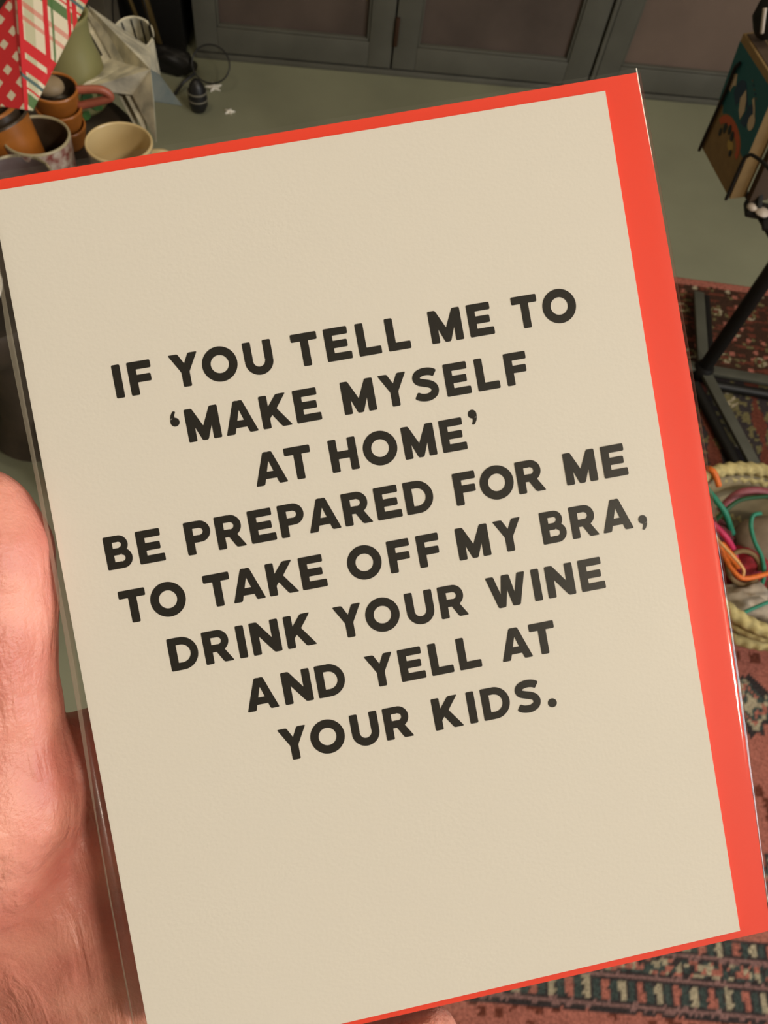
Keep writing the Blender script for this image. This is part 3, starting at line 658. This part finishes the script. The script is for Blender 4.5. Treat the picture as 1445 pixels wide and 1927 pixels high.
GL = {
 'I': (.25, [R_(0, 0, w, 1)]),
 'F': (.70, [Pl((0, 0), (0, 1), (.70, 1), (.70, .76), (.25, .76), (.25, .60), (.66, .60), (.66, .37), (.25, .37), (.25, 0))]),
 'E': (.77, [Pl((0, 0), (0, 1), (.73, 1), (.73, .77), (.25, .77), (.25, .615), (.68, .615), (.68, .385), (.25, .385), (.25, .235), (.77, .235), (.77, 0))]),
 'L': (.70, [Pl((0, 0), (0, 1), (.25, 1), (.25, .24), (.70, .24), (.70, 0))]),
 'T': (.80, [Pl((0, 1), (.80, 1), (.80, .76), (.525, .76), (.525, 0), (.275, 0), (.275, .76), (0, .76))]),
 'H': (.84, [Pl((0, 0), (0, 1), (.25, 1), (.25, .62), (.59, .62), (.59, 1), (.84, 1), (.84, 0), (.59, 0), (.59, .385), (.25, .385), (.25, 0))]),
 'O': (1.06, [arc(.53, .5, .53, .27, 0, 360)]),
 'U': (.86, [Pl((0, .40), (0, 1), (.25, 1), (.25, .40)), Pl((.61, .40), (.61, 1), (.86, 1), (.86, .40)), arc(.43, .405, .43, .18, 180, 360)]),
 'Y': (.88, [Pl((0, 1), (.29, 1), (.445, .70), (.60, 1), (.88, 1), (.565, .44), (.565, 0), (.315, 0), (.315, .44))]),
 'M': (1.0, [Pl((0, 0), (0, 1), (.235, 1), (.50, .44), (.765, 1), (1, 1), (1, 0), (.75, 0), (.75, .42), (.585, .0), (.415, .0), (.25, .42), (.25, 0))]),
 'N': (.88, [Pl((0, 0), (0, 1), (.24, 1), (.63, .46), (.63, 1), (.88, 1), (.88, 0), (.655, 0), (.25, .55), (.25, 0))]),
 'K': (.90, [Pl((0, 0), (0, 1), (.25, 1), (.25, .66), (.53, 1), (.83, 1), (.50, .57), (.90, 0), (.59, 0), (.335, .39), (.25, .29), (.25, 0))]),
 'A': (.98, [Pl((0, 0), (.355, 1), (.50, 1), (.50, .72), (.485, .70), (.268, 0)), Pl((.98, 0), (.625, 1), (.48, 1), (.48, .72), (.495, .70), (.712, 0)), Pl((.22, .18), (.76, .18), (.70, .40), (.28, .40))]),
 'W': (1.25, [Pl((0, 1), (.25, 1), (.405, .42), (.505, 1), (.745, 1), (.845, .42), (1.0, 1), (1.25, 1), (.97, 0), (.74, 0), (.625, .52), (.51, 0), (.28, 0))]),
 'P': (.78, [R_(0, 0, w, 1), Pl((.1, 1), (.46, 1), (.46, .78), (.1, .78)), Pl((.1, .35), (.46, .35), (.46, .57), (.1, .57)), arc(.45, .675, .325, .10, -90, 90)]),
 'R': (.86, [R_(0, 0, w, 1), Pl((.1, 1), (.46, 1), (.46, .78), (.1, .78)), Pl((.1, .34), (.46, .34), (.46, .57), (.1, .57)), arc(.45, .67, .33, .105, -90, 90), Pl((.28, .50), (.56, .50), (.86, 0), (.56, 0))]),
 'D': (.88, [R_(0, 0, w, 1), Pl((.1, 1), (.39, 1), (.39, .77), (.1, .77)), Pl((.1, 0), (.39, 0), (.39, .23), (.1, .23)), arc(.38, .5, .5, .27, -90, 90)]),
 'B': (.78, [R_(0, 0, w, 1), Pl((.1, 1), (.44, 1), (.44, .80), (.1, .80)), Pl((.1, .41), (.46, .41), (.46, .62), (.1, .62)), Pl((.1, 0), (.48, 0), (.48, .21), (.1, .21)), arc(.43, .72, .28, .08, -90, 90), arc(.475, .305, .305, .095, -90, 90)]),
 'S': (.80, [('s', [(.73, .80), (.63, .862), (.49, .892), (.34, .885), (.20, .83), (.140, .725), (.19, .62), (.34, .555), (.50, .505), (.62, .43), (.665, .315), (.62, .19), (.48, .115), (.34, .105), (.19, .135), (.07, .205)], .235)]),
}
def add_glyph(bm, pieces, ox, oy, s_, sxs, zc):
    for pc in pieces:
        zc[0] += 1.6e-6; z = zc[0]
        X = lambda x: (ox+x*s_*sxs)/1000; Y = lambda y: (oy+y*s_)/1000
        if pc[0] == 'p':
            bm.faces.new([bm.verts.new((X(x), Y(y), z)) for x, y in rnd(pc[1])])
        elif pc[0] == 'a':
            _, cx_, cy_, ro, ri, a0, a1, q = pc; n = max(12, int(abs(a1-a0)/6)); prev = None
            for i in range(n+1):
                t = math.radians(a0+(a1-a0)*i/n); A = bm.verts.new((X(cx_+ro*math.cos(t)), Y(cy_+ro*math.sin(t)), z)); B = bm.verts.new((X(cx_+ri*math.cos(t)), Y(cy_+ri*math.sin(t)), z))
                if prev: bm.faces.new((prev[0], A, B, prev[1]))
                prev = (A, B)
        elif pc[0] == 's':
            pts = smooth_path([(x, y, 0) for x, y in pc[1]], 5); n = len(pts); prev = None
            for i, p in enumerate(pts):
                t = (pts[min(i+1, n-1)]-pts[max(i-1, 0)]).normalized(); nn = Vector((-t.y, t.x, 0)); hw = pc[2]/2*(1.0 if 1 < i < n-2 else (.92 if i in (1, n-2) else .72))
                a, b = p+nn*hw, p-nn*hw; A = bm.verts.new((X(a.x), Y(a.y), z)); B = bm.verts.new((X(b.x), Y(b.y), z))
                if prev: bm.faces.new((prev[0], A, B, prev[1]))
                prev = (A, B)
        elif pc[0] == 'c':
            _, cx_, cy_, ro = pc; bm.faces.new([bm.verts.new((X(cx_+ro*math.cos(k*math.pi/14)), Y(cy_+ro*math.sin(k*math.pi/14)), z)) for k in range(28)])
COMMA = [('c', .0, .0, .135), ('p', [(-.02, -.13), (.10, -.12), (.135, .0), (.135, -.05), (.11, -.20), (.02, -.335), (-.065, -.315), (-.01, -.2)])]
CAP = 5.60
KERN = {('A', 'T'): -.11, ('T', 'A'): -.11, ('Y', 'O'): -.10, ('T', 'O'): -.02, ('R', 'A'): -.04, ('P', 'A'): -.07, ('L', 'F'): .02, ('Y', 'S'): -.06, ('Y', 'E'): -.03, ('D', 'S'): -.02, ('M', 'Y'): -.04, ('R', 'E'): .0, ('A', 'K'): .01, ('O', 'U'): .04, ('A', 'R'): -.02, ('A', 'N'): .03}
LINES = [(113.12, [('IF', 15.06, 21.51), ('YOU', 24.55, 41.87), ('TELL', 45.24, 65.39), ('ME', 69.04, 80.09), ('TO', 83.69, 94.92)], []),
 (103.79, [('MAKE', 25.46, 48.19), ('MYSELF', 52.10, 84.59)], [('open', 23.75, 107.95)]),
 (94.44, [('AT', 35.11, 45.13), ('HOME', 48.27, 71.89)], [('comma', 73.75, 99.85)]),
 (85.05, [('BE', 8.27, 18.00), ('PREPARED', 21.79, 64.51), ('FOR', 68.29, 84.19), ('ME', 87.95, 99.04)], []),
 (75.66, [('TO', 9.02, 20.02), ('TAKE', 23.27, 43.97), ('OFF', 47.81, 64.05), ('MY', 67.07, 78.73), ('BRA', 82.05, 98.33)], [('comma', 100.2, 76.5)]),
 (66.23, [('DRINK', 15.43, 40.37), ('YOUR', 43.89, 67.03), ('WINE', 70.80, 91.62)], []),
 (56.86, [('AND', 26.62, 43.89), ('YELL', 47.69, 67.70), ('AT', 71.32, 81.27)], []),
 (47.35, [('YOUR', 30.85, 53.91), ('KIDS', 57.72, 76.82)], [('dot', 78.68, 48.15)])]
for y0, words, marks in LINES:
    bm = bmesh.new(); zc = [.00002]
    for wd_, x0, x1 in words:
        gl = [GL[c] for c in wd_]; nat = sum(g[0] for g in gl); kn = [KERN.get((a, b), 0) for a, b in zip(wd_, wd_[1:])]
        total = (x1-x0)/CAP; ng = len(wd_)-1
        gap = (total-nat-sum(kn))/ng; sxs = 1.
        if gap < .11 or gap > .22:
            g0 = min(max(gap, .11), .22); sxs = (total-g0*ng-sum(kn))/nat; gap = g0
        x = x0
        for i, (c, g) in enumerate(zip(wd_, gl)):
            add_glyph(bm, g[1], x, y0, CAP, sxs, zc); x += (g[0]*sxs+gap+(kn[i] if i < ng else 0))*CAP
    for kind, x, y in marks:
        if kind == 'dot': add_glyph(bm, [('c', 0, 0, .142)], x, y, CAP, 1, zc)
        elif kind == 'comma': add_glyph(bm, COMMA, x-.1, y+.35, CAP, 1, zc)
        else: add_glyph(bm, [('c', 0, 0, .135), ('p', [(.02, .13), (-.10, .12), (-.135, .0), (-.135, .05), (-.11, .20), (-.02, .335), (.065, .315), (.01, .2)])], x, y-.35, CAP, 1, zc)
    me = bpy.data.meshes.new('text_line'); bm.to_mesh(me); bm.free(); o = link('text_line', me, M_ink2, card, False)
    for p_ in me.polygons:
        if p_.normal.z < 0: p_.flip()

# clear film sleeve
fk = NT('clear_cellophane')
gl_ = fk.n('ShaderNodeBsdfGlossy', i_Roughness=.07); tr = fk.n('ShaderNodeBsdfTransparent'); tr.inputs[0].default_value = (.985, .985, .98, 1)
df = fk.n('ShaderNodeBsdfDiffuse'); df.inputs[0].default_value = (.7, .68, .62, 1)
lw = fk.n('ShaderNodeLayerWeight', i_Blend=.5); pw = fk.n('ShaderNodeMath', operation='POWER'); pw.inputs[1].default_value = 5.; fk.l(lw.outputs['Facing'], pw.inputs[0]); fr = fk.n('ShaderNodeMath', operation='MULTIPLY_ADD'); fr.inputs[1].default_value = .9; fr.inputs[2].default_value = .042; fk.l(pw.outputs[0], fr.inputs[0]); m1 = fk.n('ShaderNodeMixShader', i_0=.010); m2 = fk.n('ShaderNodeMixShader')
mul = fk.n('ShaderNodeMath', operation='MULTIPLY'); mul.inputs[1].default_value = 1.0; mul.use_clamp = True
fk.l(tr.outputs[0], m1.inputs[1]); fk.l(df.outputs[0], m1.inputs[2]); fk.l(fr.outputs[0], mul.inputs[0]); fk.l(mul.outputs[0], m2.inputs[0]); fk.l(m1.outputs[0], m2.inputs[1]); fk.l(gl_.outputs[0], m2.inputs[2]); fk.l(m2.outputs[0], fk.out.inputs[0])
def interp(t, tab):
    for (a, x), (b, y) in zip(tab, tab[1:]):
        if a <= t <= b: return x+(y-x)*(t-a)/(b-a)
    return tab[-1][1] if t > tab[-1][0] else tab[0][1]
bm = bmesh.new(); rows = []
NV = 170
for j in range(NV+1):
    v = -2.0+(152.8+2.0)*j/NV
    uR = 110.9+2.0*v/152+1.2*math.sin(math.pi*min(1, max(0, v/152)))+.32+.08*noise.noise(Vector((0, v*.12, 3)))
    uL = interp(v, [(-3, -2.4), (8, -2.15), (30, -1.95), (50, -1.5), (63, -1.05), (77, -.75), (102, -.45), (126, -.55), (133, -.15), (155, .4)])
    row = []
    vv = v - (1.6*max(0, min(1, v/150)) if False else 0)
    def W(u):
        e_ = min(1, max(0, (uR-u)/9)); bul = (.45+.45*math.exp(-((v-42)/26)**2))*math.exp(-((uR-2.0-u)/2.1)**2)
        return .28+bul+.16*noise.noise(Vector((u*.035, v*.02, 0)))+.05*noise.noise(Vector((u*.12, v*.06, 4)))+.10*max(0, 1-(uR-u)/10)*noise.noise(Vector((u*.25, v*.07, 8)))
    N1 = 56
    for i in range(N1+1):   # front, left to right, denser near the right edge
        t = i/N1; u = uL+(uR-1.9-uL)*(1-(1-t)**1.7); row.append((u, W(u)))
    wt = row[-1][1]; wb = -1.55
    for k in range(1, 17):
        a = math.pi/2-math.pi*k/16; row.append((uR-1.9+1.9*math.cos(a), (wt+wb)/2+(wt-wb)/2*math.sin(a)))
    for i in range(1, 15):
        u = uR-1.9+(uL-uR+1.9)*i/14; row.append((u, wb))
    for k in range(1, 4):
        a = math.pi*k/4; row.append((uL-.25*math.sin(a), wb+(row[0][1]-wb)*(k/4)))
    skew = lambda u: (u-1.0)/105.0*.95   # the sheets' slight skew
    rows.append([bm.verts.new((u/1000, (v+skew(u)*.9)/1000, w_/1000)) for u, w_ in row])
n_ = len(rows[0])
for A, B in zip(rows, rows[1:]):
    for k in range(n_): bm.faces.new((A[k], A[(k+1) % n_], B[(k+1) % n_], B[k]))
sl = from_bm('clear_sleeve', bm, fk.m, None); sl.matrix_world = MC
tag(sl, 'clear glossy cellophane sleeve around the white card and red envelope', 'sleeve')

km = NT('frosted_seam'); t_ = km.n('ShaderNodeBsdfTransparent'); d_ = km.n('ShaderNodeBsdfDiffuse'); d_.inputs[0].default_value = (.55, .50, .40, 1); g_ = km.n('ShaderNodeBsdfGlossy', i_Roughness=.25)
x1 = km.n('ShaderNodeMixShader', i_0=.34); x2 = km.n('ShaderNodeMixShader', i_0=.10); km.l(t_.outputs[0], x1.inputs[1]); km.l(d_.outputs[0], x1.inputs[2]); km.l(x1.outputs[0], x2.inputs[1]); km.l(g_.outputs[0], x2.inputs[2]); km.l(x2.outputs[0], km.out.inputs[0])
bm = bmesh.new(); prev = None
for j in range(60):
    v = -1.9+154.2*j/59; l0 = interp(v, [(-3, -2.4), (8, -2.15), (30, -1.95), (50, -1.5), (63, -1.05), (77, -.75), (102, -.45), (126, -.55), (133, -.15), (155, .4)])-.05
    l1 = (v/150)*1.4-.75+.1*noise.noise(Vector((v*.07, 0, 0))); l1 = l0+.30+max(0, l1-l0-.30)*min(1, max(0, (v-45)/25))
    q = [bm.verts.new((l0/1000, v/1000, .0002)), bm.verts.new((l1/1000, v/1000, .0003))]
    if prev: bm.faces.new((prev[0], prev[1], q[1], q[0]))
    prev = q
from_bm('seam', bm, km.m, sl)

# ------------------------------------------------------------------ hand (one continuous surface grown from a distance field)
def surface_nets(fld, org, h):
    s_ = fld < 0; nx, ny, nz = fld.shape
    cs = [(0,0,0),(1,0,0),(0,1,0),(1,1,0),(0,0,1),(1,0,1),(0,1,1),(1,1,1)]
    sh = (nx-1, ny-1, nz-1); cnt = np.zeros(sh, np.int8)
    for c in cs: cnt += s_[c[0]:nx-1+c[0], c[1]:ny-1+c[1], c[2]:nz-1+c[2]]
    act = (cnt > 0) & (cnt < 8); ids = -np.ones(sh, np.int64); P = np.argwhere(act); ids[act] = np.arange(len(P))
    acc = np.zeros((len(P), 3)); num = np.zeros(len(P))
    for a in range(8):
        for b in range(a+1, 8):
            d = [cs[b][q]-cs[a][q] for q in range(3)]
            if sum(abs(q) for q in d) != 1: continue
            pa = P+np.array(cs[a]); pb_ = P+np.array(cs[b]); fa = fld[tuple(pa.T)]; fb = fld[tuple(pb_.T)]
            ok = (fa < 0) != (fb < 0); t = np.where(ok, fa/np.where(ok, fa-fb, 1), 0)[:, None]
            acc += np.where(ok[:, None], pa+(pb_-pa)*t, 0); num += ok
    V = acc/num[:, None]*h+org; Fs = []
    for ax in range(3):
        o1, o2 = [q for q in range(3) if q != ax]
        sl0 = [slice(1, -1)]*3; 
        A = s_[tuple(slice(0, -1) if q == ax else slice(1, -1) for q in range(3))]; B = s_[tuple(slice(1, None) if q == ax else slice(1, -1) for q in range(3))]
        E_ = np.argwhere(A != B); base = E_.copy(); base[:, o1] += 1; base[:, o2] += 1
        flip = A[tuple(E_.T)]
        def g(d1, d2):
            q = base.copy(); q[:, o1] -= d1; q[:, o2] -= d2; return ids[tuple(q.T)]
        quad = np.stack([g(1, 1), g(0, 1), g(0, 0), g(1, 0)], 1)
        if ax == 1: quad = quad[:, ::-1]
        quad[~flip] = quad[~flip][:, ::-1]; Fs.append(quad)
    return V, np.concatenate(Fs)
def cone(X, a, b, ra, rb):
    a = np.array(a, np.float32); b = np.array(b, np.float32); d = b-a; L2 = float(d@d)
    q = [X[i]-a[i] for i in range(3)]
    t = np.clip((q[0]*d[0]+q[1]*d[1]+q[2]*d[2])/L2, 0, 1)
    t2 = t*t*(3-2*t)*.5+t*.5
    return np.sqrt((q[0]-t*d[0])**2+(q[1]-t*d[1])**2+(q[2]-t*d[2])**2)-(ra+(rb-ra)*t2)
def smin(a, b, k):
    h_ = np.clip(.5+.5*(b-a)/k, 0, 1); return b+(a-b)*h_-k*h_*(1-h_)
def chain(X, pts, k=2.5):
    f = None
    for (p, ra), (q, rb) in zip(pts, pts[1:]):
        c = cone(X, p, q, ra, rb); f = c if f is None else smin(f, c, k)
    return f
hs = 1.3; org = np.array([-150., -150., -95.]); dim = (178, 206, 95)
gx = (org[0]+hs*np.arange(dim[0], dtype=np.float32))[:, None, None]; gy = (org[1]+hs*np.arange(dim[1], dtype=np.float32))[None, :, None]; gz = (org[2]+hs*np.arange(dim[2], dtype=np.float32))[None, None, :]
X = [gx, gy, gz]
palm = smin(cone(X, (-24, 44, -24), (-16, 2, -27), 12, 13), cone(X, (-2, 46, -22), (-2, -4, -24), 10.5, 12), 10)
palm = smin(palm, cone(X, (-20, 22, -28), (-38, -28, -38), 13, 17), 9)
palm = smin(palm, cone(X, (-4, -4, -27), (-34, -42, -40), 13, 18), 9)
thumb = chain(X, [((-11.0, 97.6, -.6), 8.6), ((-11.0, 92, -.8), 10.0), ((-12.2, 83, -1.8), 9.9), ((-14.0, 74.5, -3), 9.4), ((-16.2, 64, -5), 9.9), ((-21.5, 49, -9), 13.6)], 3)
thenar = chain(X, [((-20.5, 50, -9), 13.8), ((-26.5, 39, -15), 14.5), ((-33, 24, -24), 14.5), ((-46, 0, -38), 15.5), ((-56, -20, -44), 18)], 5)
hand = smin(palm, thenar, 7); hand = smin(hand, thumb, 5)
wrist = chain(X, [((-46, -16, -42), 18), ((-62, -62, -46), 21), ((-84, -104, -56), 26), ((-118, -175, -80), 32)], 8)
hand = smin(hand, wrist, 12)
fing = [[((-6, 49.5, -18), 9.6), ((10, 51.0, -13.5), 9.2), ((32, 54, -11.3), 8.7), ((34, 54, -11.2), 8.8), ((52, 56, -10.2), 7.9), ((66, 57, -9.6), 6.8)],
        [((-4, 32, -20), 10), ((12, 31, -14), 9.4), ((40, 33, -11.6), 8.8), ((60, 34, -10.5), 8.0), ((76, 35, -9.8), 6.9)],
        [((-4, 12, -21), 10), ((12, 10, -14.5), 9.2), ((36, 9.5, -11.6), 8.6), ((56, 10, -10.4), 7.8), ((70, 11, -9.6), 6.7)],
        [((-8, -6, -22), 10), ((6, -11.5, -16), 8.6), ((22, -14.2, -12.0), 8.0), ((35, -12.4, -8.6), 7.5), ((46, -9.8, -4.8), 6.7)]]
for fg in fing:
    hand = smin(hand, chain(X, fg, 1.5), 3.2)
# palm hollow crease and thumb joint folds
def crease(pts, r, dep):
    global hand
    c = chain(X, [(p, r) for p in pts], 1.); hand = hand+dep*np.clip(1-np.clip(c, 0, None)/(r*1.6), 0, 1)**2
crease([(-2, 41, -3), (-12, 30, -4), (-19, 14, -4)], 1.6, 1.6)
crease([(-2.4, 83.0, 2), (-7, 84.2, 6.3), (-13, 84.2, 7.9), (-22, 83.5, 5)], .6, .9)
crease([(-3, 80.2, 2.5), (-9, 81.2, 6.6), (-15, 81.0, 7.2), (-23, 80.5, 4)], .5, .6)
crease([(-5, 73, 2.5), (-12, 74.2, 5.8), (-18, 74, 6), (-24, 73, 2)], .5, .5)
crease([(-7, 61, 1), (-13, 59.8, 4.5), (-22, 59, 4)], .6, .6)
V, Fq = surface_nets(hand, org, hs); V = V/1000.
me = bpy.data.meshes.new('hand'); me.from_pydata(V.tolist(), [], Fq.tolist()); me.update()
bm = bmesh.new(); bm.from_mesh(me)
for _ in range(3): bmesh.ops.smooth_vert(bm, verts=bm.verts, factor=.5, use_axis_x=True, use_axis_y=True, use_axis_z=True)
bmesh.ops.recalc_face_normals(bm, faces=bm.faces); bm.to_mesh(me); bm.free()
sk = NT('skin'); b = sk.b
tc = sk.n('ShaderNodeTexCoord'); n1_ = sk.n('ShaderNodeTexNoise', i_Scale=60., i_Detail=5.); n2_ = sk.n('ShaderNodeTexNoise', i_Scale=380., i_Detail=4.)
sk.l(tc.outputs['Object'], n1_.inputs['Vector']); sk.l(tc.outputs['Object'], n2_.inputs['Vector'])
cr_ = sk.n('ShaderNodeValToRGB'); cr_.color_ramp.elements[0].position = .32; cr_.color_ramp.elements[0].color = (.52, .16, .125, 1); cr_.color_ramp.elements[1].position = .68; cr_.color_ramp.elements[1].color = (.70, .31, .235, 1)
sk.l(n1_.outputs['Fac'], cr_.inputs[0]); sk.l(cr_.outputs[0], b.inputs['Base Color'])
b.inputs['Roughness'].default_value = .46; b.inputs['Subsurface Weight'].default_value = .35; b.inputs['Subsurface Radius'].default_value = (1, .35, .2); b.inputs['Subsurface Scale'].default_value = .003
# lengthwise fine furrows (noise stretched along the thumb), strongest over the thumb joint, plus pore grain
mp = sk.n('ShaderNodeMapping'); mp.inputs['Scale'].default_value = (1., .13, 1.); mp.inputs['Rotation'].default_value = (0, 0, math.radians(5)); sk.l(tc.outputs['Object'], mp.inputs['Vector'])
n3_ = sk.n('ShaderNodeTexNoise', i_Scale=420., i_Detail=3., i_Distortion=.4); sk.l(mp.outputs[0], n3_.inputs['Vector'])
n4_ = sk.n('ShaderNodeTexNoise', i_Scale=90., i_Detail=2.); sk.l(tc.outputs['Object'], n4_.inputs['Vector'])
mk = sk.n('ShaderNodeMapRange'); mk.inputs[1].default_value = .42; mk.inputs[2].default_value = .62; mk.inputs[3].default_value = .15; mk.inputs[4].default_value = 1.; sk.l(n4_.outputs['Fac'], mk.inputs[0])
m3 = sk.n('ShaderNodeMath', operation='MULTIPLY'); sk.l(n3_.outputs['Fac'], m3.inputs[0]); sk.l(mk.outputs[0], m3.inputs[1])
vr = sk.n('ShaderNodeTexNoise', i_Scale=1500., i_Detail=2.); sk.l(tc.outputs['Object'], vr.inputs['Vector'])
ad = sk.n('ShaderNodeMath', operation='MULTIPLY_ADD'); ad.inputs[1].default_value = .16; sk.l(vr.outputs['Fac'], ad.inputs[0]); sk.l(m3.outputs[0], ad.inputs[2])
bp = sk.n('ShaderNodeBump', i_Strength=.9, i_Distance=.0011); sk.l(ad.outputs[0], bp.inputs['Height']); sk.l(bp.outputs[0], b.inputs['Normal'])
hd = link('hand', me, sk.m, None, True); hd.matrix_world = MC
tag(hd, 'left hand holding the sleeved card, thumb up along its left edge', 'hand')
M_nail = mat('nail', (.78, .42, .33), .3, coat=.3)
def nail(c, nrm, along, w_, l_):
    n_ = Vector(nrm).normalized(); a_ = Vector(along); a_ = (a_-n_*a_.dot(n_)).normalized(); s_ = n_.cross(a_)
    bm = bmesh.new(); bmesh.ops.create_uvsphere(bm, u_segments=20, v_segments=12, radius=1)
    for v in bm.verts:
        q = v.co.copy(); k_ = 1-.35*q.x*q.x
        v.co = (Vector(c)+s_*q.x*w_+a_*q.y*l_+n_*(q.z*.5+1.1*(k_-1)))/1000
    from_bm('nail', bm, M_nail, hd)
nail((-17.4, 95.5, -6.2), (-.76, .1, -.64), (0, 1, 0), 5.6, 7)
nail((62, 56.8, -16.3), (.05, 0, -1), (1, .05, 0), 4.8, 6)
nail((72, 34.8, -16.6), (.05, 0, -1), (1, .05, 0), 4.9, 6.2)
nail((66, 10.8, -16.2), (.05, 0, -1), (1, .05, 0), 4.8, 6)
nail((44, -10.6, -11.3), (.3, -.1, -1), (1, .25, .3), 4.2, 5.4)
